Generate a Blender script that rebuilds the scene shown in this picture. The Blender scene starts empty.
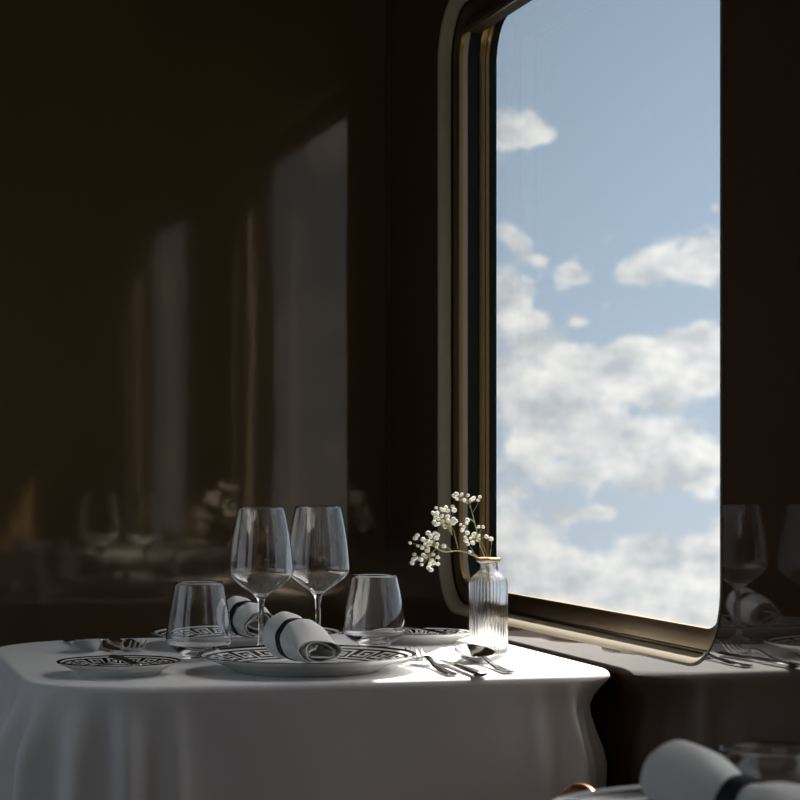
import bpy, bmesh, math, random
from mathutils import Vector, Matrix
random.seed(7)
PI = math.pi
scene = bpy.context.scene
COL = scene.collection

# ------------------------------------------------------------------ place frame
# x = towards the window wall, y = along the carriage, z = up.  metres.
TH = math.radians(15.26)
S, C = math.sin(TH), math.cos(TH)
F, HOR, CAMZ = 2200.0, 466.0, 1.0
D = 0.975            # window wall
YP = 3.641            # far partition
TOP = 0.75           # table height
SUN = (1, 1.95, 2.25) # towards the sun

def at(px, Z):
    a = (px - 400.0) / F * Z
    return (a * C + Z * S, -a * S + Z * C)

def pt(px, py, Z):
    x, y = at(px, Z)
    return Vector((x, y, CAMZ - (py - HOR) / F * Z))

# ------------------------------------------------------------------ materials
def new_mat(name):
    m = bpy.data.materials.new(name); m.use_nodes = True
    nt = m.node_tree; nt.nodes.clear()
    out = nt.nodes.new('ShaderNodeOutputMaterial')
    return m, nt, out

def N(nt, t, **kw):
    n = nt.nodes.new(t)
    for k, v in kw.items(): setattr(n, k, v)
    return n

def principled(name, col, rough=0.5, metal=0.0, ior=1.5, spec=0.5, noise=0.0, nscale=40, bump=0.0, bscale=60, coat=0.0,
               sheen=0.0, stretch=None, bdist=0.01, tint=None):
    m, nt, out = new_mat(name)
    p = N(nt, 'ShaderNodeBsdfPrincipled')
    p.inputs['Base Color'].default_value = (*col, 1)
    p.inputs['Roughness'].default_value = rough
    p.inputs['Metallic'].default_value = metal
    p.inputs['IOR'].default_value = ior
    p.inputs['Specular IOR Level'].default_value = spec
    p.inputs['Coat Weight'].default_value = coat
    p.inputs['Coat Roughness'].default_value = 0.03
    p.inputs['Sheen Weight'].default_value = sheen
    if tint: p.inputs['Specular Tint'].default_value = (*tint, 1)
    nt.links.new(p.outputs[0], out.inputs[0])
    tc = N(nt, 'ShaderNodeTexCoord'); mp = N(nt, 'ShaderNodeMapping')
    nt.links.new(tc.outputs['Object'], mp.inputs[0])
    if stretch: mp.inputs['Scale'].default_value = stretch
    if noise > 0:
        nz = N(nt, 'ShaderNodeTexNoise'); nz.inputs['Scale'].default_value = nscale; nz.inputs['Detail'].default_value = 5
        nt.links.new(mp.outputs[0], nz.inputs['Vector'])
        mx = N(nt, 'ShaderNodeMix', data_type='RGBA')
        mx.inputs[6].default_value = (*[c * (1 - noise) for c in col], 1)
        mx.inputs[7].default_value = (*[min(1, c * (1 + noise)) for c in col], 1)
        nt.links.new(nz.outputs['Fac'], mx.inputs[0]); nt.links.new(mx.outputs[2], p.inputs['Base Color'])
    if bump > 0:
        nb = N(nt, 'ShaderNodeTexNoise'); nb.inputs['Scale'].default_value = bscale; nb.inputs['Detail'].default_value = 3
        nt.links.new(mp.outputs[0], nb.inputs['Vector'])
        b = N(nt, 'ShaderNodeBump'); b.inputs['Strength'].default_value = bump; b.inputs['Distance'].default_value = bdist
        nt.links.new(nb.outputs['Fac'], b.inputs['Height']); nt.links.new(b.outputs[0], p.inputs['Normal'])
    return m

def thin_glass(name, scale=1.0):
    """flat pane: Schlick reflection on both faces, straight transmission"""
    m, nt, out = new_mat(name)
    lw = N(nt, 'ShaderNodeLayerWeight'); lw.inputs['Blend'].default_value = .5
    pw = N(nt, 'ShaderNodeMath', operation='POWER'); pw.inputs[1].default_value = 5
    ma = N(nt, 'ShaderNodeMath', operation='MULTIPLY_ADD'); ma.inputs[1].default_value = .96 * scale; ma.inputs[2].default_value = .04 * scale
    tr = N(nt, 'ShaderNodeBsdfTransparent')
    gl = N(nt, 'ShaderNodeBsdfGlossy'); gl.inputs['Roughness'].default_value = 0.0
    mx = N(nt, 'ShaderNodeMixShader')
    nt.links.new(lw.outputs['Facing'], pw.inputs[0]); nt.links.new(pw.outputs[0], ma.inputs[0]); nt.links.new(ma.outputs[0], mx.inputs[0])
    nt.links.new(tr.outputs[0], mx.inputs[1]); nt.links.new(gl.outputs[0], mx.inputs[2])
    nt.links.new(mx.outputs[0], out.inputs[0])
    return m

def solid_glass(name, through=0.0, rough=0.0, tint=(1, 1, 1)):
    m, nt, out = new_mat(name)
    g = N(nt, 'ShaderNodeBsdfGlass'); g.inputs['IOR'].default_value = 1.5; g.inputs['Roughness'].default_value = rough
    g.inputs[0].default_value = (*tint, 1)
    if through > 0:
        tr = N(nt, 'ShaderNodeBsdfTransparent'); mx = N(nt, 'ShaderNodeMixShader'); mx.inputs[0].default_value = through
        nt.links.new(g.outputs[0], mx.inputs[1]); nt.links.new(tr.outputs[0], mx.inputs[2]); nt.links.new(mx.outputs[0], out.inputs[0])
    else:
        nt.links.new(g.outputs[0], out.inputs[0])
    return m

M = {}
M['lacquer'] = principled('dark_lacquer', (0.068, 0.038, 0.025), 0.03, ior=1.6, bump=0.03, bscale=3.0, noise=0.2, nscale=3)
M['partition'] = principled('partition_lacquer', (0.085, 0.054, 0.026), 0.055, ior=1.68, tint=(1, .84, .7), bump=0.035, bscale=4.0, noise=0.2, nscale=2, stretch=(2, 2, .6))
M['gold_panel'] = principled('gold_brown_panel', (0.22, 0.155, 0.06), 0.45, noise=0.15, nscale=6)
M['ceiling'] = principled('ceiling_cream', (0.30, 0.24, 0.16), 0.5, noise=0.05)
M['carpet'] = principled('carpet_brown', (0.07, 0.045, 0.03), 0.95, noise=0.4, nscale=200)
M['wood'] = principled('dark_walnut', (0.06, 0.034, 0.018), 0.65, spec=.25, noise=0.4, nscale=12, stretch=(1, 8, 8))
M['brass'] = principled('satin_brass', (0.28, 0.235, 0.165), 0.6, metal=0.1, noise=0.1, nscale=60)
M['bronze'] = principled('dark_bronze', (0.21, 0.14, 0.064), 0.3, metal=1.0, noise=0.15, nscale=20)
M['rubber'] = principled('black_rubber', (0.005, 0.005, 0.005), 0.6, spec=0.15, noise=0.1)
M['pane'] = thin_glass('window_glass')
M['cloth'] = principled('white_linen', (0.80, 0.79, 0.78), 0.85, spec=0.2, bump=0.05, bscale=900, sheen=0.1, bdist=0.001)
M['napkin'] = principled('napkin_linen', (0.88, 0.87, 0.85), 0.85, spec=0.2, bump=0.12, bscale=500, sheen=0.1, bdist=0.001)
M['china'] = principled('white_china', (0.78, 0.78, 0.77), 0.12, noise=0.02, nscale=30)
M['black_glaze'] = principled('black_glaze', (0.006, 0.006, 0.007), 0.15, noise=0.1)
M['silver'] = principled('polished_steel', (0.72, 0.72, 0.72), 0.13, metal=1.0, noise=0.03)
M['glass'] = solid_glass('clear_glass')
M['vase_glass'] = solid_glass('ribbed_glass', through=0.28)
M['gold'] = principled('gold_rim', (0.50, 0.31, 0.10), 0.3, metal=0.9, noise=0.1)
M['stem'] = principled('dry_stem', (0.34, 0.33, 0.15), 0.7, noise=0.2, nscale=300)
M['petal'] = principled('petal_white', (0.85, 0.83, 0.74), 0.8, noise=0.08, nscale=400)
M['copper'] = principled('copper_tube', (0.75, 0.33, 0.16), 0.18, metal=1.0, noise=0.05)
M['leather'] = principled('dark_leather', (0.03, 0.017, 0.011), 0.4, bump=0.2, bscale=250, noise=0.2)

def ring_material():
    # black band with a pale woven key line
    m, nt, out = new_mat('napkin_ring_band')
    p = N(nt, 'ShaderNodeBsdfPrincipled'); p.inputs['Roughness'].default_value = 0.6; p.inputs['Specular IOR Level'].default_value = .25
    tc = N(nt, 'ShaderNodeTexCoord'); br = N(nt, 'ShaderNodeTexBrick')
    br.inputs['Color1'].default_value = (0.006, 0.006, 0.007, 1); br.inputs['Color2'].default_value = (0.012, 0.012, 0.013, 1)
    br.inputs['Mortar'].default_value = (0.035, 0.035, 0.035, 1)
    br.inputs['Scale'].default_value = 160; br.inputs['Mortar Size'].default_value = 0.03
    nt.links.new(tc.outputs['Object'], br.inputs['Vector']); nt.links.new(br.outputs['Color'], p.inputs['Base Color'])
    nt.links.new(p.outputs[0], out.inputs[0])
    return m
M['ring'] = ring_material()

# ------------------------------------------------------------------ object helpers
def tag(o, label=None, cat=None, group=None, kind=None):
    if label: o['label'] = label
    if cat: o['category'] = cat
    if group: o['group'] = group
    if kind: o['kind'] = kind
    return o

def empty(name, loc, label, cat, group=None, rz=0):
    o = bpy.data.objects.new(name, None); COL.objects.link(o)
    o.empty_display_size = 0.05
    o.location = loc; o.rotation_euler = (0, 0, rz)
    return tag(o, label, cat, group)

def obj(name, verts, faces, mats, parent=None, smooth=True, midx=None, auto=None):
    me = bpy.data.meshes.new(name); me.from_pydata([tuple(v) for v in verts], [], faces); me.update()
    bm = bmesh.new(); bm.from_mesh(me)
    if midx:
        for f, i in zip(bm.faces, midx): f.material_index = i
    bmesh.ops.recalc_face_normals(bm, faces=bm.faces)
    for f in bm.faces: f.smooth = smooth
    if auto is not None:
        for e in bm.edges:
            if len(e.link_faces) == 2 and e.calc_face_angle(0) > auto: e.smooth = False
    bm.to_mesh(me); bm.free()
    if not isinstance(mats, (list, tuple)): mats = [mats]
    for m in mats: me.materials.append(m)
    o = bpy.data.objects.new(name, me); COL.objects.link(o)
    if parent: o.parent = parent
    return o

def copy_tree(o, parent=None):
    c = o.copy(); COL.objects.link(c); c.parent = parent
    for ch in list(o.children): copy_tree(ch, c)
    return c

class MB:
    def __init__(s): s.v = []; s.f = []
    def box(s, x0, x1, y0, y1, z0, z1):
        b = len(s.v)
        s.v += [(x0, y0, z0), (x1, y0, z0), (x1, y1, z0), (x0, y1, z0), (x0, y0, z1), (x1, y0, z1), (x1, y1, z1), (x0, y1, z1)]
        s.f += [tuple(b + i for i in q) for q in ((0, 3, 2, 1), (4, 5, 6, 7), (0, 1, 5, 4), (1, 2, 6, 5), (2, 3, 7, 6), (3, 0, 4, 7))]
        return s
    def loft(s, rings, closed_ring=True, caps=True, loop=False):
        b = len(s.v); n = len(rings[0])
        for r in rings: s.v += [tuple(p) for p in r]
        R = len(rings)
        for i in range(R if loop else R - 1):
            j = (i + 1) % R
            for k in range(n if closed_ring else n - 1):
                k2 = (k + 1) % n
                s.f.append((b + i * n + k, b + i * n + k2, b + j * n + k2, b + j * n + k))
        if caps and closed_ring and not loop:
            s.f.append(tuple(b + k for k in reversed(range(n)))); s.f.append(tuple(b + (R - 1) * n + k for k in range(n)))
        return s
    def tube(s, pts, r, n=8, taper=None):
        pts = [Vector(p) for p in pts]; rings = []
        up = Vector((0.13, 0.21, 0.97))
        for i, p in enumerate(pts):
            t = (pts[min(i + 1, len(pts) - 1)] - pts[max(i - 1, 0)]).normalized()
            a = t.cross(up)
            if a.length < 1e-3: a = t.cross(Vector((1, 0, 0)))
            a.normalize(); b = t.cross(a)
            rr = r if taper is None else r + (taper - r) * i / max(1, len(pts) - 1)
            rings.append([p + (a * math.cos(2 * PI * k / n) + b * math.sin(2 * PI * k / n)) * rr for k in range(n)])
        return s.loft(rings)
    def lathe(s, prof, n=64, fn=None):
        b = len(s.v); R = len(prof)
        for i, (r, z) in enumerate(prof):
            for k in range(n):
                a = 2 * PI * k / n
                rr = max(r, 1e-5)
                if fn: rr = fn(rr, z, a, i)
                s.v.append((rr * math.cos(a), rr * math.sin(a), z))
        for i in range(R - 1):
            for k in range(n):
                k2 = (k + 1) % n
                s.f.append((b + i * n + k, b + i * n + k2, b + (i + 1) * n + k2, b + (i + 1) * n + k))
        return s
    def build(s, name, mat, parent=None, smooth=True, auto=None):
        return obj(name, s.v, s.f, mat, parent, smooth, None, auto)

def bez(pts, n):
    """Catmull-Rom through 2-D/3-D points."""
    out = []; P = [Vector(p) for p in pts]
    P = [P[0] * 2 - P[1]] + P + [P[-1] * 2 - P[-2]]
    for i in range(1, len(P) - 2):
        for k in range(n):
            t = k / n
            a, b, c, d = P[i - 1], P[i], P[i + 1], P[i + 2]
            out.append(0.5 * ((2 * b) + (c - a) * t + (2 * a - 5 * b + 4 * c - d) * t * t + (3 * b - a - 3 * c + d) * t ** 3))
    out.append(P[-2]); return out

def sstep(a, b, x):
    t = max(0.0, min(1.0, (x - a) / (b - a))); return t * t * (3 - 2 * t)

def struct(o): o['kind'] = 'structure'; return o

# ------------------------------------------------------------------ the carriage shell
X0, Y0, CEIL = -1.05, -1.6, 2.25
WT = 0.093
WIN = [(2.236, 3.341), (0.467, 1.590)]
WZ0, WZ1, WR = 0.7755, 1.726, 0.092

def rrect(y0, y1, z0, z1, r, n=12):
    out = []
    for cy, cz, a0 in ((y1 - r, z1 - r, 0), (y0 + r, z1 - r, PI / 2), (y0 + r, z0 + r, PI), (y1 - r, z0 + r, 1.5 * PI)):
        for k in range(n + 1):
            a = a0 + PI / 2 * k / n
            out.append((cy + r * math.cos(a), cz + r * math.sin(a)))
    return out

def window_wall():
    bm = bmesh.new()
    def loop(pts):
        vs = [bm.verts.new((D, y, z)) for y, z in pts]
        return [bm.edges.new((vs[i], vs[(i + 1) % len(vs)])) for i in range(len(vs))]
    ed = loop([(Y0, 0), (YP, 0), (YP, CEIL), (Y0, CEIL)])
    for y0, y1 in WIN: ed += loop(rrect(y0, y1, WZ0, WZ1, WR))
    bmesh.ops.triangle_fill(bm, use_beauty=True, use_dissolve=False, edges=ed)
    ret = bmesh.ops.extrude_face_region(bm, geom=bm.faces[:])
    for e in ret['geom']:
        if isinstance(e, bmesh.types.BMVert): e.co.x += WT
    bmesh.ops.recalc_face_normals(bm, faces=bm.faces)
    me = bpy.data.meshes.new('wall_right'); bm.to_mesh(me); bm.free()
    me.materials.append(M['lacquer'])
    o = bpy.data.objects.new('wall_right', me); COL.objects.link(o)
    return struct(o)
window_wall()
struct(MB().box(X0, D + WT, YP, YP + .06, 0, CEIL).build('wall_back', M['partition'], smooth=False))
def aisle_wall():
    bm = bmesh.new()
    def loop(pts):
        vs = [bm.verts.new((X0, y, z)) for y, z in pts]
        return [bm.edges.new((vs[i], vs[(i + 1) % len(vs)])) for i in range(len(vs))]
    ed = loop([(Y0, 0), (YP, 0), (YP, CEIL), (Y0, CEIL)])
    AW = [(2.236, 3.341), (1.13, 1.96)]
    for y0, y1 in AW: ed += loop(rrect(y0, y1, WZ0, WZ1, WR))
    bmesh.ops.triangle_fill(bm, use_beauty=True, use_dissolve=False, edges=ed)
    ret = bmesh.ops.extrude_face_region(bm, geom=bm.faces[:])
    for e in ret['geom']:
        if isinstance(e, bmesh.types.BMVert): e.co.x -= .06
    bmesh.ops.recalc_face_normals(bm, faces=bm.faces)
    me = bpy.data.meshes.new('wall_left'); bm.to_mesh(me); bm.free(); me.materials.append(M['wood'])
    o = bpy.data.objects.new('wall_left', me); COL.objects.link(o)
    struct(o)
    for i, (y0, y1) in enumerate(AW):
        m = MB(); rings = []
        for ins, dep in ((-.02, -.004), (.012, -.006), (.014, .0), (.014, .05), (-.002, .05), (-.002, .001), (-.02, .001)):
            rings.append([(X0 - dep, y, z) for y, z in rrect(y0 + ins, y1 - ins, WZ0 + ins, WZ1 - ins, WR - ins, 14)])
        m.loft(rings, True, False, loop=True)
        fr = struct(m.build('window_%d' % (i + 3), M['brass'], None, True, math.radians(35)))
        ring = rrect(y0 + .005, y1 - .005, WZ0 + .005, WZ1 - .005, WR - .005, 14); n = len(ring)
        v = [(X0 - .030, y, z) for y, z in ring] + [(X0 - .036, y, z) for y, z in ring]
        f = [tuple(range(n))] + [tuple(n + k for k in reversed(range(n)))] + [(k, (k + 1) % n, n + (k + 1) % n, n + k) for k in range(n)]
        obj('window_pane', v, f, M['pane'], fr, smooth=False)
aisle_wall()
struct(MB().box(X0, D + WT, Y0 - .06, Y0, 0, CEIL).build('wall_front', M['gold_panel'], smooth=False))
struct(MB().box(0.30, D, -0.035, 0.015, 0, CEIL).build('wall_divider', M['gold_panel'], smooth=False))
struct(MB().box(X0 - .06, D + WT, Y0 - .06, YP + .06, -.06, 0).build('floor', M['carpet'], smooth=False))
struct(MB().box(X0 - .06, D + WT, Y0 - .06, YP + .06, CEIL, CEIL + .06).build('ceiling', M['ceiling'], smooth=False))
# slim shadow bead where the partition meets the window wall
struct(MB().box(D - .008, D, YP - .008, YP, 0, CEIL).build('trim_1', M['lacquer'], smooth=False))

def sweep(prof, y0, y1, name, mat, parent, thick=None):
    """prof: (inset, depth) pairs swept round the rounded window opening"""
    rings = []
    for ins, dep in prof:
        r = rrect(y0 + ins, y1 - ins, WZ0 + ins, WZ1 - ins, max(.01, WR - ins), 14)
        rings.append([(D + dep, y, z) for y, z in r])
    m = MB(); m.loft(rings, True, False, loop=True)
    return m.build(name, mat, parent, True, math.radians(35))

for i, (y0, y1) in enumerate(WIN):
    # closed cross-sections, room side first
    lip = sweep([(-.003, -.0010), (.0005, -.0010), (.0030, .0010), (.0105, .0150), (.0105, .0170), (-.003, .0170)], y0, y1, 'window_%d' % (i + 1), M['brass'], None)
    struct(lip)
    sweep([(-.002, .0172), (.0095, .0172), (.0095, .0205), (-.002, .0205)], y0, y1, 'window_gasket', M['rubber'], lip)
    sweep([(-.002, .0208), (.0128, .0208), (.0150, .0192), (.0290, .0194), (.0365, .0206), (.0392, .0225), (.0395, .0280), (.0200, .0312), (-.002, .0312)], y0, y1, 'window_frame', M['bronze'], lip)
    sweep([(-.002, .0316), (.0195, .0316), (.0205, .0415), (-.002, .0415)], y0, y1, 'window_bead', M['brass'], lip)
    sweep([(-.002, .0418), (.0185, .0418), (.0190, .0608), (-.002, .0608)], y0, y1, 'window_channel', M['rubber'], lip)
    sweep([(-.002, .0610), (.0208, .0610), (.0214, .0645), (.0192, .0662), (.0196, .0705), (.0218, .0715), (.0222, .0765), (-.002, .0765)], y0, y1, 'window_sash', M['bronze'], lip)
    sweep([(-.002, .0768), (.0226, .0768), (.0240, .0865), (.0240, .0885), (-.002, .0925)], y0, y1, 'window_seal', M['rubber'], lip)
    ring = rrect(y0 + .02, y1 - .02, WZ0 + .02, WZ1 - .02, WR - .02, 14)
    n = len(ring)
    v = [(D + .0868, y, z) for y, z in ring] + [(D + .0915, y, z) for y, z in ring]
    f = [tuple(range(n))] + [tuple(n + k for k in reversed(range(n)))] + [(k, (k + 1) % n, n + (k + 1) % n, n + k) for k in range(n)]
    obj('window_pane', v, f, M['pane'], lip, smooth=False)
    # blind cassette under the head of the frame
    MB().box(D + .023, D + .058, y0 + .018, y1 - .018, 1.681, 1.722).build('blind_cassette', M['wood'], lip, False)
    m = MB(); m.tube([(D + .024, y0 + .013, 1.677), (D + .024, y1 - .013, 1.677)], .0038, 10); m.build('blind_rail', M['bronze'], lip)

# ------------------------------------------------------------------ tables and cloths
TX0, TX1, TY0, TY1 = 0.250, 0.967, 2.475, 3.190
TCX, TCY = (TX0 + TX1) / 2, (TY0 + TY1) / 2

def table_outline(n=420):
    """perimeter points + outward normals, corner radii differ a little (the cloth eases the corners)"""
    rad = {'fl': .135, 'fr': .100, 'br': .09, 'bl': .17}
    pts = []
    def arc(cx, cy, r, a0, a1, k):
        for i in range(k):
            a = a0 + (a1 - a0) * i / k
            pts.append((cx + r * math.cos(a), cy + r * math.sin(a)))
    arc(TX0 + rad['fl'], TY0 + rad['fl'], rad['fl'], PI, 1.5 * PI, 60)
    a, b = TX0 + rad['fl'], TX1 - rad['fr']
    pts += [(a + (b - a) * i / 110, TY0) for i in range(110)]
    arc(TX1 - rad['fr'], TY0 + rad['fr'], rad['fr'], 1.5 * PI, 2 * PI, 60)
    a, b = TY0 + rad['fr'], TY1 - rad['br']
    pts += [(TX1, a + (b - a) * i / 80) for i in range(80)]
    arc(TX1 - rad['br'], TY1 - rad['br'], rad['br'], 0, .5 * PI, 40)
    a, b = TX1 - rad['br'], TX0 + rad['bl']
    pts += [(a + (b - a) * i / 80, TY1) for i in range(80)]
    arc(TX0 + rad['bl'], TY1 - rad['bl'], rad['bl'], .5 * PI, PI, 40)
    a, b = TY1 - rad['bl'], TY0 + rad['fl']
    pts += [(TX0, a + (b - a) * i / 80) for i in range(80)]
    return pts

def make_cloth():
    P = table_outline(); n = len(P)
    # arclength + smoothed normals
    nor = []
    for i in range(n):
        a, b = Vector(P[i - 2]), Vector(P[(i + 2) % n])
        t = (b - a).normalized(); nor.append(Vector((t.y, -t.x)))
    s = [0.0]
    for i in range(1, n): s.append(s[-1] + (Vector(P[i]) - Vector(P[i - 1])).length)
    L = s[-1] + (Vector(P[0]) - Vector(P[-1])).length
    # landmarks: front-left corner 0..60, front 60..170, front-right corner 170..230, right 230..310
    sf = lambda idx: s[idx]
    def on_front(x): return sf(60) + (x - (TX0 + .135))
    ridges = [  # (s, width, amplitude, slant)
        (sf(2), .016, .030, -.05), (sf(13), .012, -.012, -.05), (sf(22), .014, .034, -.10), (sf(38), .013, .020, -.03), (sf(46), .010, -.010, 0), (sf(52), .014, .026, .00),
        (on_front(.412), .009, .013, .0), (on_front(.372), .020, -.010, .0), (on_front(.45), .03, -.006, 0),
        (on_front(.585), .025, .003, .0), (on_front(.70), .05, -.003, .0), (on_front(.800), .022, .003, .01), (on_front(.845), .009, .009, .0), (on_front(.868), .010, -.006, .0),
        (sf(179), .0075, .020, .06), (sf(191), .009, -.010, .06), (sf(206), .013, -.008, .06), (sf(219), .012, .006, .02), (sf(232), .016, -.012, .0),
        (sf(250), .012, .008, .0), (sf(262), .015, -.010, .0), (sf(280), .012, .008, .0), (sf(296), .016, -.010, .0),
        (sf(312), .014, .008, .0), (sf(330), .016, .018, .0), (sf(345), .016, -.010, .0), (sf(365), .02, .010, .0), (sf(395), .02, .010, 0),
        (sf(425), .02, .014, .0), (sf(440), .016, .022, .0), (sf(455), .016, -.012, .0), (sf(468), .016, .020, .0), (sf(500), .018, .012, .0), (sf(525), .018, .014, .0)]
    rows = []
    for k in (.0, .2, .4, .6, .75, .87, .95): rows.append(('top', k))
    for a in range(0, 7): rows.append(('edge', a / 6 * PI / 2))
    drops = [.008 + .012 * k for k in range(1, 5)] + [.056 + .02 * k for k in range(1, 20)]
    for d_ in drops: rows.append(('drop', d_))
    ER = .009
    V = []; cx, cy = TCX, TCY
    def fold(si, t):
        g = sstep(0, .085, t) * (1 + .9 * max(0, t - .12) / .3)
        o = 0
        for c0, w, amp, sl in ridges:
            ds = si - (c0 + sl * t)
            ds = (ds + L / 2) % L - L / 2
            ww = w * (1 + 1.2 * t)
            o += amp * math.exp(-.5 * (ds / ww) ** 2)
        return o * g
    for kind, q in rows:
        for i in range(n):
            p = Vector(P[i]); nn = nor[i]
            if kind == 'top':
                inner = p - nn * ER
                c = Vector((cx, cy)) + (inner - Vector((cx, cy))) * q
                V.append((c.x, c.y, TOP + .0006 * math.sin(c.x * 37) * math.sin(c.y * 29) * (1 - q)))
            elif kind == 'edge':
                c = p - nn * (ER - ER * math.sin(q)); V.append((c.x, c.y, TOP - ER + ER * math.cos(q)))
            else:
                wr = math.exp(-.5 * ((s[i] - sf(228)) / .10) ** 2)
                o = fold(s[i], q) + .010 * sstep(.02, .3, q) * (1 - wr)
                # the eased corner by the wall tucks in under the top
                o -= .028 * wr * sstep(.0, .045, q) * (1 - .75 * sstep(.05, .12, q)) * (1 + .5 * sstep(.12, .2, q))
                c = p + nn * o
                xmax = D - .003
                V.append((min(c.x, xmax), c.y, TOP - q))
    Fc = []
    R = len(rows)
    for r in range(R - 1):
        for i in range(n):
            j = (i + 1) % n
            Fc.append((r * n + i, r * n + j, (r + 1) * n + j, (r + 1) * n + i))
    V2 = [(x - cx, y - cy, z) for x, y, z in V]
    me_o = obj('tablecloth', V2, Fc, M['cloth'])
    bm = bmesh.new(); bm.from_mesh(me_o.data); bmesh.ops.remove_doubles(bm, verts=bm.verts, dist=1e-6); bmesh.ops.recalc_face_normals(bm, faces=bm.faces)
    # ensure upward
    up = max(bm.faces, key=lambda f: f.calc_center_median().z)
    if up.normal.z < 0: bmesh.ops.reverse_faces(bm, faces=bm.faces)
    bm.to_mesh(me_o.data); bm.free()
    me_o.location = (cx, cy, 0)
    return me_o

cloth = make_cloth()
tag(cloth, 'white linen cloth draped over the table by the window', 'tablecloth')
near_dy = -1.653
nc = cloth.copy(); COL.objects.link(nc); nc.location.y += near_dy
tag(nc, 'white linen cloth under the blurred plate and napkin in the near corner', 'tablecloth')

def make_table():
    t = empty('dining_table', (TCX, TCY, 0), 'square dining table standing under the white cloth by the window', 'table')
    h = .33
    m = MB(); r = rrect(-h, h, -h, h, .06, 8)
    m.loft([[(x, y, TOP - .030) for x, y in r], [(x, y, TOP - .004) for x, y in r]])
    m.build('tabletop', M['wood'], t, True, math.radians(30))
    MB().lathe([(0, .03), (.04, .03), (.035, .06), (.03, .35), (.04, .70), (.09, TOP - .031), (0, TOP - .031)], 32).build('pedestal', M['wood'], t, True, math.radians(40))
    MB().lathe([(0, 0), (.22, 0), (.22, .012), (.05, .03), (0, .03)], 48).build('foot', M['bronze'], t, True, math.radians(40))
    return t
table = make_table()
t2 = copy_tree(table); t2.location.y += near_dy
tag(t2, 'dining table under the near cloth, below the blurred plate', 'table')

# ------------------------------------------------------------------ crockery
KEY = ["########",
       "#......#",
       "#.####.#",
       "#.#..#.#",
       "#.#.##.#",
       "#.#.....",
       "#.######"]
def plate_mesh(name, R, rin, H, units, seg_sub=1, rows=None):
    n = units * 8 * seg_sub
    rows = rows or ['#' * 8, '.' * 8] + KEY + ['.' * 8, '#' * 8]
    prof = [(0.0, .0052), (rin * .5, .0052), (rin * .9, .0056), (rin * .97, .0064)]
    nb = len(rows)
    band = []
    for k in range(nb + 1):
        t = k / nb
        band.append((R - .0012 - (R - .0012 - rin) * t, H - (H - .0075) * (t ** .85)))
    band.reverse()          # inner -> outer
    start = len(prof)
    prof += band
    prof += [(R, H - .0008), (R - .001, H - .0022), (R * .85, H * .62), (R * .70, .0045), (R * .655, .0008), (R * .64, 0), (R * .61, 0), (R * .60, .002), (0, .0025)]
    m = MB(); m.lathe(prof, n)
    mi = []
    for i in range(len(prof) - 1):
        b = i - start
        for k in range(n):
            if 0 <= b < nb: ch = rows[nb - 1 - b][(k // seg_sub) % 8]; mi.append(1 if ch == '#' else 0)
            else: mi.append(1 if b == nb else 0)
    o = obj(name, m.v, m.f, [M['china'], M['black_glaze']], None, True, mi, math.radians(50))
    return o

def put(o, xy, rz=0, z=TOP): o.location = (xy[0], xy[1], z); o.rotation_euler = (0, 0, rz); return o

plate = plate_mesh('dinner_plate', .1345, .082, .021, 20)
put(plate, at(307, 2.69), .1)
tag(plate, 'white dinner plate with black key pattern, in front of the wine glasses', 'plate', 'key patterned dinner plates')
p2 = plate.copy(); COL.objects.link(p2); put(p2, at(247, 3.07), .25)
tag(p2, 'key patterned dinner plate behind the wine glasses, at the far side of the table', 'plate', 'key patterned dinner plates')
p3 = plate_mesh('dinner_plate', .1345, .082, .021, 20, rows=['.' * 8] + ['#' * 8] * 3 + ['.' * 8] + ['#' * 8] * 6); put(p3, at(745, 1.46), .2)
tag(p3, 'blurred white plate with dark rim bands in the near corner, under a napkin', 'plate')
sp = plate_mesh('side_plate', .0745, .040, .0165, 16)
put(sp, at(119, 2.644), .15)
tag(sp, 'small key patterned side plate at the aisle end of the table, beside the tumbler', 'plate', 'key patterned side plates')
sp2 = sp.copy(); COL.objects.link(sp2); put(sp2, at(421, 3.12), .3)
tag(sp2, 'small key patterned side plate behind the tumbler, next to the ribbed vase', 'plate', 'key patterned side plates')

# ------------------------------------------------------------------ glasses
def lathe_glass(outer, t, inner_bottom, n=72):
    """outer: (r,z) from foot centre upward to rim; inner returns at wall thickness t"""
    return outer

def wine_glass():
    o = [(0, 0), (.030, 0), (.0355, .0006), (.0362, .0012), (.0355, .0020), (.026, .0034), (.012, .0062), (.0058, .011), (.0040, .020)]
    o += [(.0034, .035), (.0033, .055), (.0040, .070)]
    bowl = [(.0058, .0765), (.0125, .0835), (.0250, .0920), (.0350, .1000), (.0402, .1078), (.0413, .1130), (.0408, .122), (.0389, .143), (.0358, .165), (.0322, .184), (.0295, .1955)]
    b = [tuple(p) for p in bez(bowl, 4)]
    o += b
    t = .0010
    inner = []
    for i, (r, z) in enumerate(b):
        a = Vector(b[max(0, i - 1)]); c = Vector(b[min(len(b) - 1, i + 1)]); tg = (c - a).normalized()
        inner.append((r - tg.y * t, z + tg.x * t))
    inner = [p for p in inner if p[0] > .0065 and p[1] > .081]
    o += [(b[-1][0] - .0005, b[-1][1] + .0005)]
    o += list(reversed(inner)) + [(.003, .0812), (0, .0808)]
    m = MB(); m.lathe(o, 80)
    w = m.build('wine_glass', M['glass'])
    return w

wg = wine_glass(); put(wg, at(261, 2.885)); wg.scale = (1.03, 1.03, 1.0)
tag(wg, 'tall stemmed wine glass with its stem before the rolled napkin on the far plate', 'wine glass', 'stemmed wine glasses')
wg2 = wg.copy(); COL.objects.link(wg2); put(wg2, at(318, 2.95))
tag(wg2, 'tall stemmed wine glass with empty bowl, the one standing nearer the window and flowers', 'wine glass', 'stemmed wine glasses')

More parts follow.
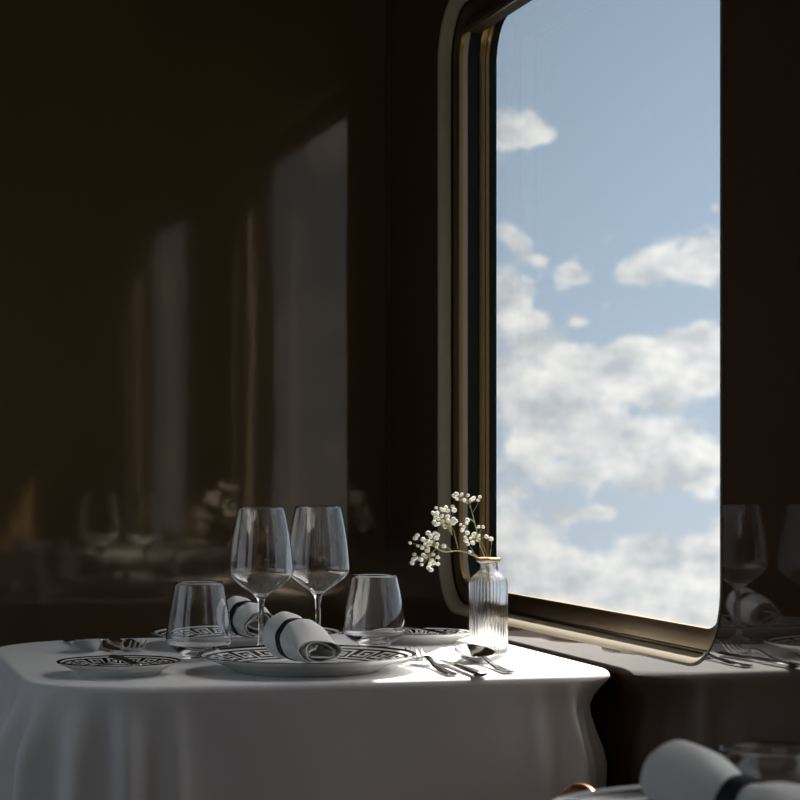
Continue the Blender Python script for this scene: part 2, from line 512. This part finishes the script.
def tumbler():
    out = [(.0195, .0012), (.0225, .0032), (.0222, .0055), (.0230, .0080), (.0310, .0120), (.0385, .0175), (.0422, .0240), (.0425, .0300), (.0412, .0440), (.0382, .0650), (.0345, .0850), (.0310, .1005)]
    b = [tuple(p) for p in bez(out, 4)]
    t = .0013; inner = []
    for i, (r, z) in enumerate(b):
        a = Vector(b[max(0, i - 1)]); c = Vector(b[min(len(b) - 1, i + 1)]); tg = (c - a).normalized()
        inner.append((r - tg.y * t, z + tg.x * t))
    inner = [p for p in inner if p[1] > .0185]
    o = [(0, .0010), (.012, .0008), (.0165, 0)] + b + [(b[-1][0] - .0006, b[-1][1] + .0006)] + list(reversed(inner)) + [(.030, .0168), (.022, .0138), (.012, .0120), (0, .0115)]
    m = MB(); m.lathe(o, 80); return m.build('tumbler', M['glass'])
tb = tumbler(); put(tb, at(199, 2.835))
tag(tb, 'clear stemless tumbler standing between the side plate and the rolled napkin', 'tumbler', 'clear water tumblers')
tb2 = tb.copy(); COL.objects.link(tb2); put(tb2, at(374, 3.01))
tag(tb2, 'clear stemless tumbler standing next to the baby breath flowers, before the far side plate', 'tumbler', 'clear water tumblers')

def low_bowl():
    o = [(0, 0), (.026, 0), (.030, .002), (.037, .014), (.0405, .030), (.0415, .0445), (.0400, .0452), (.0388, .0445), (.0378, .030), (.034, .016), (.026, .0075), (0, .0065)]
    m = MB(); m.lathe([tuple(p) for p in bez(o, 3)], 64); return m.build('glass_bowl', M['glass'])
gb = low_bowl(); put(gb, at(776, 1.64)); gb.scale = (1, 1, .86)
tag(gb, 'blurred low clear glass dish behind the near rolled napkin', 'glass dish')

# vase
def make_vase():
    x, y = at(488.5, 2.92)
    v = empty('bud_vase', (x, y, TOP), 'ribbed clear glass bud vase with a gold rim holding the flower sprig', 'vase')
    NR = 34
    o = [(0, .0), (.018, .0), (.0235, .0012), (.0250, .0040), (.0252, .010), (.0252, .030), (.0252, .060), (.0252, .094), (.0246, .0985), (.0225, .1025), (.0150, .1090), (.0112, .1120), (.0104, .1150), (.0106, .1200), (.0125, .1222), (.0155, .1228), (.0158, .1240),
         (.0150, .1246), (.0110, .1243), (.0088, .1225), (.0085, .1150), (.0098, .1110), (.0135, .1062), (.0205, .1005), (.0220, .096), (.0224, .060), (.0224, .015), (.0190, .0090), (0, .0080)]
    nout = 8
    def fn(r, z, a, i):
        if 3 <= i <= 8:
            amt = .0017 * sstep(.002, .012, z) * (1 - sstep(.094, .101, z))
            return r + amt * (abs(math.cos(a * NR / 2)) ** .7 - .6)
        return r
    m = MB(); m.lathe(o, NR * 10, fn); m.build('vase_body', M['vase_glass'], v)
    rp = [(.0168, .1246), (.0172, .1262), (.0168, .1278), (.0150, .1283), (.0120, .1280), (.0112, .1264), (.0120, .1248), (.0168, .1246)]
    m = MB(); m.lathe(rp, 48); m.build('gold_rim', M['gold'], v)
    return v
vase = make_vase()

# sprig of baby's breath
def make_sprig():
    x, y = at(488.5, 2.92)
    root = empty('flower_sprig', (x, y, TOP + .015), "sprig of small white baby's breath blossoms leaning out of the ribbed vase", 'flowers')
    o0 = Vector((x, y, TOP + .015))
    m = MB()
    def L(p): return p - o0
    def P(px, py, dz=0): return pt(px, py, 2.92 + dz)
    base = P(489, 598); mouth = P(486, 560)
    tips = []
    def stem(pts, r=.0007):
        q = bez([L(p) for p in pts], 5); m.tube(q, r, 6, r * .55); return pts[-1]
    stem([base, P(489, 584), P(487, 566), P(474, 556, -.01), P(460, 551, -.02), P(445, 552, -.03), P(436, 548, -.035)], .0010)
    stem([P(491, 598), P(488, 584), P(486, 562), P(480, 545, .0), P(474, 520, .005), P(470, 505, .005)], .0008)
    stem([P(487, 598), P(490, 584), P(488, 560), P(484, 548, -.01), P(479, 538, -.015)], .0007)
    stem([P(492, 598), P(486, 584), P(489, 562), P(491, 550, .01), P(491, 540, .01)], .0006)
    clusters = [  # centre px, py, depth, spread x, y, depth, count, origin
        (445, 517, -.01, 9, 9, .012, 27, (458, 549, -.02)),
        (428, 540, -.03, 9, 7, .014, 19, (445, 552, -.03)),
        (426, 558, -.035, 9, 7, .012, 15, (436, 549, -.035)),
        (465, 498, .005, 10, 4, .008, 9, (470, 508, .005)),
        (474, 533, -.005, 11, 7, .012, 12, (480, 548, 0)),
        (462, 520, .0, 6, 7, .01, 5, (474, 522, .005))]
    spots = []
    for cx, cy, dz, sx, sy, sd, k, org in clusters:
        o_ = P(*org)
        mid = P((cx + org[0]) / 2 + 2, (cy + org[1]) / 2 - 2, (dz + org[2]) / 2)
        hub = P(cx * .8 + org[0] * .2, cy * .8 + org[1] * .2, dz)
        stem([o_, mid, hub], .0006)
        for _ in range(k):
            for _try in range(30):
                a, rr = random.uniform(0, 2 * PI), math.sqrt(random.random())
                px, py = cx + sx * rr * math.cos(a) * 1.45, cy + sy * rr * math.sin(a) * 1.45
                if all((px - q[0]) ** 2 + (py - q[1]) ** 2 > 6 for q in spots): break
            d2 = dz + random.uniform(-sd, sd)
            spots.append((px, py, d2)); tip = P(px, py, d2)
            midp = hub.lerp(tip, .55) + Vector((0, 0, -.002))
            stem([hub.lerp(o_, random.uniform(0, .5)), midp, tip], .00038)
    for px, py, d2, (ox, oy, od) in [(491, 539, .01, (491, 545, .01)), (444, 546, -.03, (452, 551, -.02)), (468, 544, -.01, (474, 555, -.01)), (431, 570, -.04, (436, 556, -.035)), (438, 564, -.03, (438, 553, -.035)), (412, 563, -.045, (428, 556, -.035)), (410, 543, -.04, (424, 546, -.03)), (480, 497, .01, (473, 512, .005)), (470, 552, -.01, (478, 557, 0))]:
        spots.append((px, py, d2)); stem([P(ox, oy, od), P((px + ox) / 2 + 1, (py + oy) / 2, (d2 + od) / 2), P(px, py, d2)], .0004)
    m.build('stem', M['stem'], root)
    # one puffed blossom, shared by every copy
    bm = bmesh.new()
    bmesh.ops.create_icosphere(bm, subdivisions=3, radius=1)
    for v in bm.verts:
        d_ = v.co.normalized()
        az_ = math.atan2(d_.y, d_.x)
        k = .80 + .30 * abs(math.sin(2.5 * az_ + 2.2 * d_.z)) ** .7 * (1 - .4 * abs(d_.z)) + .12 * math.sin(d_.x * 9 + 1) * math.sin(d_.y * 8) * math.cos(d_.z * 9)
        v.co = Vector((d_.x * k, d_.y * k, d_.z * k * .85))
    for f in bm.faces: f.smooth = True
    me = bpy.data.meshes.new('blossom'); bm.to_mesh(me); bm.free(); me.materials.append(M['petal'])
    for px, py, d2 in spots:
        o = bpy.data.objects.new('blossom', me); COL.objects.link(o); o.parent = root
        o.location = L(P(px, py, d2)); r = random.uniform(.0020, .0035)
        o.scale = (r, r, r); o.rotation_euler = (random.uniform(-.6, .6), random.uniform(-.6, .6), random.uniform(0, 6))
    return root
make_sprig()

# ------------------------------------------------------------------ rolled napkins
def make_napkin(A, B, za, zb, r0, label, ring_t=.36, seed=1, spin=0.0, end_w=1.0, end_h=.46, round_end=False, sq=.17):
    """A far end centre, B open end centre (x,y); za/zb height of the axis over the table"""
    rnd = random.Random(seed)
    A3 = Vector((A[0], A[1], TOP + za)); B3 = Vector((B[0], B[1], TOP + zb))
    root = empty('napkin', (A[0], A[1], TOP), label, 'napkin', 'rolled napkins in black bands')
    ax = (B3 - A3); Ln = ax.length; ax.normalize()
    side = ax.cross(Vector((0, 0, 1))).normalized(); up = side.cross(ax)
    o0 = Vector((A[0], A[1], TOP))
    turns = 2.45; ns = 170; nt_ = 44
    ph = [rnd.uniform(0, 6) for _ in range(6)]
    def wid(t):   # (width, height) scale along the roll
        w = 1.0 - sq * math.exp(-.5 * ((t - ring_t) / .12) ** 2) + (end_w - 1) * sstep(ring_t + .1, 1, t)
        h = 1.0 - sq * math.exp(-.5 * ((t - ring_t) / .12) ** 2) + (end_h - 1) * sstep(ring_t + .05, 1, t)
        e = 1 - .10 * (1 - sstep(0, .06, t))
        if round_end: e = math.sqrt(max(.03, 1 - max(0, 1 - t / .17) ** 2))
        return w * e, h * e
    def surf(t, ang, rr):
        w, h = wid(t)
        wr = 1 + .035 * math.sin(3 * ang + 5 * t + ph[0]) * sstep(ring_t, 1, t) + .015 * math.sin(7 * ang + 9 * t + ph[1]) + .022 * math.sin(11 * ang + 3 * t + ph[4]) * math.exp(-((t - ring_t - .12) / .16) ** 2) * sstep(ring_t + .04, ring_t + .12, t)
        # keep it resting: height scale anchored at the bottom
        c = A3.lerp(B3, t)
        x_ = math.cos(ang) * rr * w * wr; y_ = math.sin(ang) * rr * h * wr
        y_ -= r0 * (1 - h)
        return c + side * x_ + up * y_
    V = []; Fc = []
    for i in range(nt_ + 1):
        t = i / nt_
        for k in range(ns + 1):
            q = k / ns
            ang = 2 * PI * turns * q + spin + .4 * t
            opened = sstep(ring_t + .2, 1, t)
            rr = r0 * (1 - .13 * q * turns - q * opened * (.12 + .30 * math.sin(ang * 1.37 + ph[2]) ** 2))
            # the open end is cut a little unevenly, each layer to its own length
            tt = t * (1 - .04 * q + .05 * math.sin(ang * .9 + ph[3]) * opened)
            V.append(surf(tt, ang, rr) - o0)
    for i in range(nt_):
        for k in range(ns):
            a = i * (ns + 1) + k
            Fc.append((a, a + 1, a + ns + 2, a + ns + 1))
    o = obj('napkin_roll', V, Fc, M['napkin'], root)
    md = o.modifiers.new('thickness', 'SOLIDIFY'); md.thickness = .0013; md.offset = -1
    # band
    rings = []
    half = .0085 / Ln
    for (dt, dr) in ((-half, .0006), (-half * .9, .0022), (half * .9, .0022), (half, .0006)):
        t = ring_t + dt
        rings.append([surf(t, 2 * PI * k / 72, r0 + dr) - o0 + up * 0 for k in range(72)])
    m = MB(); m.loft(rings, True, False, loop=True)
    rg = m.build('napkin_band', M['ring'], root, True, math.radians(40))
    rg['label'] = 'black patterned band'
    return root

A = at(283, 2.735); B = at(322, 2.598)
make_napkin(A, B, .0415, .0455, .0288, 'rolled white napkin in a black band on the plate in front of the wine glasses', .38, 3, spin=-1.8)
A = at(236, 3.090); B = at(262, 2.985)
make_napkin(A, B, .0430, .0410, .0270, 'rolled white napkin in a black band on the far plate, behind a glass stem', .42, 5, spin=-1.8, end_w=1.0, end_h=.75)
A = at(653, 1.485); B = at(832, 1.325)
make_napkin(A, B, .0490, .0310, .0240, 'blurred rolled white napkin in the near corner, on the dark rimmed plate', .55, 9, spin=-1.8, end_w=1.15, end_h=.9, round_end=True, sq=.26)

# ------------------------------------------------------------------ cutlery (built along +y, head at +y, origin at the middle)
def bar_rings(st, n=10):
    """st: (y, half width, z centre, half thickness) -> superellipse rings"""
    rings = []
    for y, w, z, h in st:
        rings.append([(w * abs(math.cos(a)) ** .6 * (1 if math.cos(a) >= 0 else -1), y, z + h * abs(math.sin(a)) ** .8 * (1 if math.sin(a) >= 0 else -1)) for a in [2 * PI * k / n for k in range(n)]])
    return rings

def make_fork():
    m = MB()
    m.loft(bar_rings([(-.105, .006, .0032, .0010), (-.103, .0085, .0030, .0014), (-.07, .0078, .0026, .0014), (-.02, .0044, .0050, .0014), (.015, .0034, .0110, .0015), (.030, .0044, .0125, .0014), (.042, .0110, .0095, .0010), (.052, .0122, .0062, .0009), (.060, .0122, .0045, .0009)], 14))
    for k in range(4):
        x = -.0102 + .0068 * k
        m.loft([[(x + dx * w, y, z + dz * .0009) for dx, dz in ((-1, -1), (1, -1), (1, 1), (-1, 1))] for y, w, z in ((.058, .0021, .0048), (.072, .0018, .0042), (.086, .0016, .0075), (.097, .0013, .0125), (.104, .0007, .0170))])
    return m.build('fork', M['silver'], None, True, math.radians(45))

def make_knife():
    r = empty('knife', (0, 0, TOP), 'x', 'knife')
    m = MB(); m.loft(bar_rings([(-.110, .005, .0045, .0020), (-.107, .0088, .0045, .0030), (-.06, .0080, .0045, .0034), (-.02, .0060, .0045, .0034), (0, .0052, .0045, .0030)], 14)); m.build('handle', M['silver'], r, True, math.radians(45))
    m = MB(); m.loft([[(-.005 + 0 * w, y, .0040), (w, y, .0036), (w, y, .0040), (-.005, y, .0056)] for y, w in ((-.002, .004), (.012, .0085), (.06, .0095), (.09, .0080), (.105, .0030), (.1085, -.003))]); m.build('blade', M['silver'], r, True, math.radians(45))
    return r

def make_spoon(scale=1.0):
    m = MB()
    m.loft(bar_rings([(-.105, .006, .0032, .0010), (-.103, .0088, .0030, .0014), (-.07, .0078, .0026, .0014), (-.02, .0042, .0055, .0014), (.018, .0036, .0105, .0015), (.030, .0046, .0095, .0013), (.040, .0060, .0070, .0010)], 14))
    a, b, dp = .0250, .0375, .0125      # bowl up, its tip lifted
    cy = .070
    top = []; bot = []
    n = 40; R = 10
    for j in range(R + 1):
        q = j / R
        ring = []; under = []
        for t in [2 * PI * k / n for k in range(n)]:
            x, y = a * q * math.cos(t) * (1 - .12 * math.sin(t)), b * q * math.sin(t)
            rim = .0150 + y / b * .0050
            z = rim - dp * (1 - q * q)
            ring.append((x, cy + y, z)); under.append((x, cy + y, z - .0013))
        top.append(ring); bot.append(under)
    m.loft(top + list(reversed(bot)), True, False)
    o = m.build('spoon', M['silver'], None, True, math.radians(60))
    return o

def make_spreader():
    r = empty('butter_knife', (0, 0, TOP), 'x', 'butter knife')
    m = MB(); m.loft(bar_rings([(-.075, .004, .003, .0014), (-.073, .006, .003, .0022), (-.03, .0045, .003, .0022), (-.008, .0038, .003, .0020)], 12)); m.build('handle', M['silver'], r, True, math.radians(45))
    m = MB(); m.loft(bar_rings([(-.010, .0036, .003, .0014), (.005, .0075, .003, .0009), (.04, .0095, .003, .0008), (.062, .0075, .003, .0007), (.070, .0030, .003, .0006)], 12)); m.build('blade', M['silver'], r, True, math.radians(45))
    return r

fork = make_fork()
def lay(o, head, tail, z=TOP):
    h, t = Vector(head), Vector(tail); c = (h + t) / 2
    d = (h - t); o.location = (c.x, c.y, z); o.rotation_euler = (0, 0, math.atan2(-d.x, d.y)); return o
def along(head, ang, Ln=.21):
    return head, (head[0] - Ln * math.sin(ang), head[1] - Ln * math.cos(ang))
lay(fork, *along(at(413, 2.815), .045)); tag(fork, 'steel fork lying in sunlight beside the front dinner plate', 'fork', 'steel forks')
knife = make_knife(); lay(knife, *along(at(436, 2.80), .035)); tag(knife, 'steel knife lying in sunlight between the fork and the spoon', 'knife', 'steel knives')
spoon = make_spoon(); lay(spoon, *along((at(473, 2.85)[0] - .010, at(473, 2.85)[1] - .006), .05)); tag(spoon, 'steel spoon lying in sunlight in front of the ribbed vase', 'spoon', 'steel spoons')
# far setting, heads towards us
f2 = fork.copy(); COL.objects.link(f2)
def lay_far(o, px, Z, ang=0.0, Ln=.21):
    h = at(px, Z); t = (h[0] + Ln * math.sin(ang), h[1] + Ln * math.cos(ang)); return lay(o, h, t)
lay_far(f2, 139, 2.935, -.02); tag(f2, 'shaded steel fork lying across the table beside the aisle tumbler, tines towards the side plate', 'fork', 'steel forks')
k2 = copy_tree(knife); lay_far(k2, 117, 2.94, -.03); tag(k2, 'shaded steel knife lying between fork and spoon behind the side plate', 'knife', 'steel knives')
s2 = spoon.copy(); COL.objects.link(s2); lay_far(s2, 94, 2.93, -.05); tag(s2, 'shaded steel spoon lying behind the side plate, outermost of its setting', 'spoon', 'steel spoons')
bk = make_spreader(); h = at(112, 2.70); lay(bk, (h[0], h[1]), (h[0] + .01, h[1] - .14), TOP + .0125)
tag(bk, 'steel butter knife resting on the side plate beside the aisle', 'butter knife', 'butter knives')
bk2 = copy_tree(bk); h = at(424, 3.17); lay(bk2, (h[0], h[1] - .12), (h[0] - .02, h[1] + .01), TOP + .0125)
tag(bk2, 'steel butter knife resting on the side plate next to the vase', 'butter knife', 'butter knives')
# level the butter knives on the plate rims
for b_ in (bk, bk2): b_.location.z = TOP + .0150

# ------------------------------------------------------------------ chair between the tables, only its copper arm rises into view
def make_chair():
    cx, cy = .43, 1.98
    t = empty('armchair', (cx, cy, 0), 'low dark chair with a bent copper arm between the two tables', 'chair')
    m = MB(); r = rrect(-.20, .20, -.20, .20, .06, 6)
    m.loft([[(x, y, .38) for x, y in r], [(x * 1.03, y * 1.03, .40) for x, y in r], [(x * 1.03, y * 1.03, .44) for x, y in r], [(x * .96, y * .96, .46) for x, y in r]]); m.build('seat', M['leather'], t, True, math.radians(50))
    m = MB(); m.loft([[(x, -.20 + y * .12, z) for x, y in rrect(-.19, .19, -.20, .20, .05, 5)] for z in (.44, .50, .60, .63)]); m.build('backrest', M['leather'], t, True, math.radians(50))
    for sx in (-1, 1):
        for sy in (-1, 1):
            m = MB(); m.tube([(sx * .17, sy * .17, .39), (sx * .185, sy * .185, 0)], .012, 10, .009); m.build('leg', M['copper'], t)
        x = sx * .235
        tip = pt(574, 790, 2.05) - Vector((cx, cy, 0)) if sx > 0 else Vector((x, .0, .66))
        m = MB(); m.tube(bez([(sx * .19, .17, .40), (x, .17, .55), (tip.x - .002, tip.y + .05, tip.z - .06), (tip.x, tip.y + .012, tip.z - .005), (tip.x + .004, tip.y - .05, tip.z - .010), (x, -.14, .60), (sx * .18, -.19, .52)], 8), .0065, 12); m.build('armrest', M['copper'], t)
    return t
make_chair()

# ------------------------------------------------------------------ light: sun + sky
sun = bpy.data.lights.new('sun', 'SUN'); sun.energy = 18.5; sun.angle = math.radians(.53); sun.color = (1, .955, .88)
so = bpy.data.objects.new('sun', sun); COL.objects.link(so)
so.rotation_euler = Vector(SUN).to_track_quat('Z', 'Y').to_euler(); so.location = (3, 8, 6)

def sky():
    w = bpy.data.worlds.new('sky'); scene.world = w; w.use_nodes = True
    nt = w.node_tree; nt.nodes.clear()
    out = N(nt, 'ShaderNodeOutputWorld'); bg = N(nt, 'ShaderNodeBackground'); nt.links.new(bg.outputs[0], out.inputs[0])
    tc = N(nt, 'ShaderNodeTexCoord'); sep = N(nt, 'ShaderNodeSeparateXYZ'); nt.links.new(tc.outputs['Generated'], sep.inputs[0])
    def math_(op, a, b=None, c=None):
        n = N(nt, 'ShaderNodeMath', operation=op)
        for i, q in enumerate((a, b, c)):
            if q is None: continue
            if isinstance(q, (int, float)): n.inputs[i].default_value = q
            else: nt.links.new(q, n.inputs[i])
        return n.outputs[0]
    az = math_('ARCTAN2', sep.outputs[0], sep.outputs[1]); el = math_('ARCSINE', sep.outputs[2])
    comb = N(nt, 'ShaderNodeCombineXYZ')
    nt.links.new(az, comb.inputs[0]); nt.links.new(el, comb.inputs[1])
    # puffy distortion of the angular coordinates
    def noise(scale, detail, rough, off, st=1.0):
        mp = N(nt, 'ShaderNodeMapping'); mp.inputs['Location'].default_value = off; mp.inputs['Scale'].default_value = (1, st, 1)
        nt.links.new(comb.outputs[0], mp.inputs[0])
        n = N(nt, 'ShaderNodeTexNoise'); n.inputs['Scale'].default_value = scale; n.inputs['Detail'].default_value = detail; n.inputs['Roughness'].default_value = rough
        nt.links.new(mp.outputs[0], n.inputs['Vector']); return n.outputs['Fac']
    fb = noise(58, 8, .62, (3.1, 1.7, 0), 1.2)
    fb2 = noise(11, 5, .55, (7.7, 2.2, 4), 1.8)
    fb3 = noise(40, 7, .6, (1.2, 9.1, 2), 1.6)
    clouds = [  # azimuth/elevation centre, half sizes, weight
        (505, 135, 18, 24, 1.0), (530, 132, 20, 16, .95), (548, 136, 12, 10, .6),
        (503, 232, 14, 12, .9), (524, 247, 16, 12, .95), (542, 261, 9, 7, .8), (576, 274, 18, 12, 1.05),
        (625, 272, 16, 10, .9), (655, 267, 24, 15, 1.1), (690, 258, 26, 22, 1.15), (714, 258, 20, 24, 1.0), (715, 208, 7, 6, .8),
        (605, 307, 10, 10, .9), (580, 322, 12, 7, .8), (510, 300, 20, 34, 1.0), (532, 330, 22, 22, .95),
        (685, 345, 26, 18, 1.0), (708, 350, 24, 28, 1.0), (640, 348, 26, 14, .85), (570, 360, 50, 18, 1.0), (530, 385, 40, 30, 1.0), (620, 385, 80, 26, .85), (690, 385, 40, 14, .7), (690, 430, 44, 18, .55), (640, 440, 30, 16, .6),
        (540, 440, 44, 32, 1.1), (600, 430, 40, 26, .95), (575, 478, 50, 14, .8), (645, 478, 26, 14, 1.0), (680, 468, 34, 20, 1.15), (712, 468, 20, 24, 1.1),
        (512, 520, 22, 34, .95), (535, 545, 26, 26, .95), (575, 517, 22, 9, .85), (605, 512, 14, 9, .95), (660, 552, 30, 14, .95), (700, 552, 34, 24, 1.1), (600, 570, 120, 20, 1.0), (560, 600, 120, 30, 1.0), (660, 620, 120, 30, 1.0), (600, 680, 260, 40, 1.0)]
    dens = None
    for px, py, sx, sy, wgt in clouds:
        a0 = TH + math.atan((px - 400) / F); e0 = math.atan(-(py - HOR) / F * math.cos(a0 - TH))
        dx = math_('DIVIDE', math_('SUBTRACT', az, a0), sx / F); dy = math_('DIVIDE', math_('SUBTRACT', el, e0), sy / F)
        g = math_('MULTIPLY', math_('EXPONENT', math_('MULTIPLY', math_('ADD', math_('MULTIPLY', dx, dx), math_('MULTIPLY', dy, dy)), -.85)), wgt)
        dens = g if dens is None else math_('ADD', dens, g)
    dens = math_('MINIMUM', dens, 1.15)
    # elsewhere in the sky: free cumulus
    aw = N(nt, 'ShaderNodeMapRange', interpolation_type='SMOOTHSTEP'); aw.inputs['From Min'].default_value = .075; aw.inputs['From Max'].default_value = .19
    nt.links.new(math_('MAXIMUM', math_('ABSOLUTE', math_('SUBTRACT', az, TH + .095)), math_('MULTIPLY', math_('SUBTRACT', el, .13), .8)), aw.inputs['Value'])
    away = math_('MULTIPLY', aw.outputs[0], math_('MULTIPLY', math_('SUBTRACT', fb2, .40), 4.0))
    dens = math_('ADD', dens, math_('MAXIMUM', away, 0.0))
    total = math_('ADD', dens, math_('MULTIPLY', math_('SUBTRACT', fb, .5), 2.7))
    mr = N(nt, 'ShaderNodeMapRange', interpolation_type='SMOOTHSTEP'); mr.inputs['From Min'].default_value = .36; mr.inputs['From Max'].default_value = .90
    nt.links.new(total, mr.inputs['Value'])
    # blue, paler to the horizon
    ramp = N(nt, 'ShaderNodeValToRGB'); mr2 = N(nt, 'ShaderNodeMapRange'); mr2.inputs['From Min'].default_value = -.10; mr2.inputs['From Max'].default_value = .9
    nt.links.new(el, mr2.inputs['Value']); nt.links.new(mr2.outputs[0], ramp.inputs[0])
    cr = ramp.color_ramp
    cr.elements[0].position = 0; cr.elements[0].color = (.55, .60, .64, 1)
    cr.elements[1].position = 1; cr.elements[1].color = (.20, .30, .46, 1)
    for p_, c_ in ((.10, (.46, .55, .64, 1)), (.20, (.36, .465, .58, 1)), (.31, (.285, .375, .48, 1))):
        e_ = cr.elements.new(p_); e_.color = c_
    # cloud body: grey-white with brighter billows
    mr3 = N(nt, 'ShaderNodeMapRange'); mr3.inputs['From Min'].default_value = .36; mr3.inputs['From Max'].default_value = .66
    nt.links.new(fb3, mr3.inputs['Value'])
    cm = N(nt, 'ShaderNodeMix', data_type='RGBA'); cm.inputs[6].default_value = (.50, .535, .565, 1); cm.inputs[7].default_value = (.90, .895, .86, 1)
    nt.links.new(mr3.outputs[0], cm.inputs[0])
    mix = N(nt, 'ShaderNodeMix', data_type='RGBA')
    nt.links.new(mr.outputs[0], mix.inputs[0]); nt.links.new(ramp.outputs[0], mix.inputs[6]); nt.links.new(cm.outputs[2], mix.inputs[7])
    # land far below
    gm = N(nt, 'ShaderNodeMapRange'); gm.inputs['From Min'].default_value = -.16; gm.inputs['From Max'].default_value = -.28
    nt.links.new(el, gm.inputs['Value'])
    mg = N(nt, 'ShaderNodeMix', data_type='RGBA'); mg.inputs[7].default_value = (.16, .17, .12, 1)
    nt.links.new(gm.outputs[0], mg.inputs[0]); nt.links.new(mix.outputs[2], mg.inputs[6])
    # haze brightens high up towards the sun
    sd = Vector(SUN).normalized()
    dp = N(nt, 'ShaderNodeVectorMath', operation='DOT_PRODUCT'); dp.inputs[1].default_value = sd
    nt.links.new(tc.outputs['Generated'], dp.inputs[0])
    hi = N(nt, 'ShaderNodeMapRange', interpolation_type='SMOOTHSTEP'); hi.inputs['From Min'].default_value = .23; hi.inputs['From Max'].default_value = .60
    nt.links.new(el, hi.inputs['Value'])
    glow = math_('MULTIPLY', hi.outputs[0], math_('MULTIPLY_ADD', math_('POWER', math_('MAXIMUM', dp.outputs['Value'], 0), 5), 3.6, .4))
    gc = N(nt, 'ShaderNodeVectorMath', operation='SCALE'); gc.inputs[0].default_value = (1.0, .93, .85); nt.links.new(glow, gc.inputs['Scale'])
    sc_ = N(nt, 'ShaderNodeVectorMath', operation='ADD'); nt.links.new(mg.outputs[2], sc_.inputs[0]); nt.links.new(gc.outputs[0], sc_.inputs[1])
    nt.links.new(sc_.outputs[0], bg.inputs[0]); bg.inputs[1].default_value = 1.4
sky()

# ------------------------------------------------------------------ camera
cam = bpy.data.cameras.new('camera'); co = bpy.data.objects.new('camera', cam); COL.objects.link(co)
co.location = (0, 0, CAMZ); co.rotation_euler = (PI / 2, 0, -TH)
cam.sensor_width = 36; cam.lens = F / 800 * 36; cam.shift_y = (HOR - 400) / 800
cam.clip_start = .05
cam.dof.use_dof = True; cam.dof.focus_distance = 2.75; cam.dof.aperture_fstop = 13.0
scene.camera = co

cy = scene.cycles
cy.max_bounces = 14; cy.transmission_bounces = 12; cy.transparent_max_bounces = 16; cy.glossy_bounces = 6; cy.diffuse_bounces = 5
cy.sample_clamp_indirect = 6.0
scene.view_settings.view_transform = 'Standard'; scene.view_settings.look = 'None'
scene.view_settings.gamma = 1.0; scene.view_settings.exposure = 0.0
scene.view_settings.use_curve_mapping = False
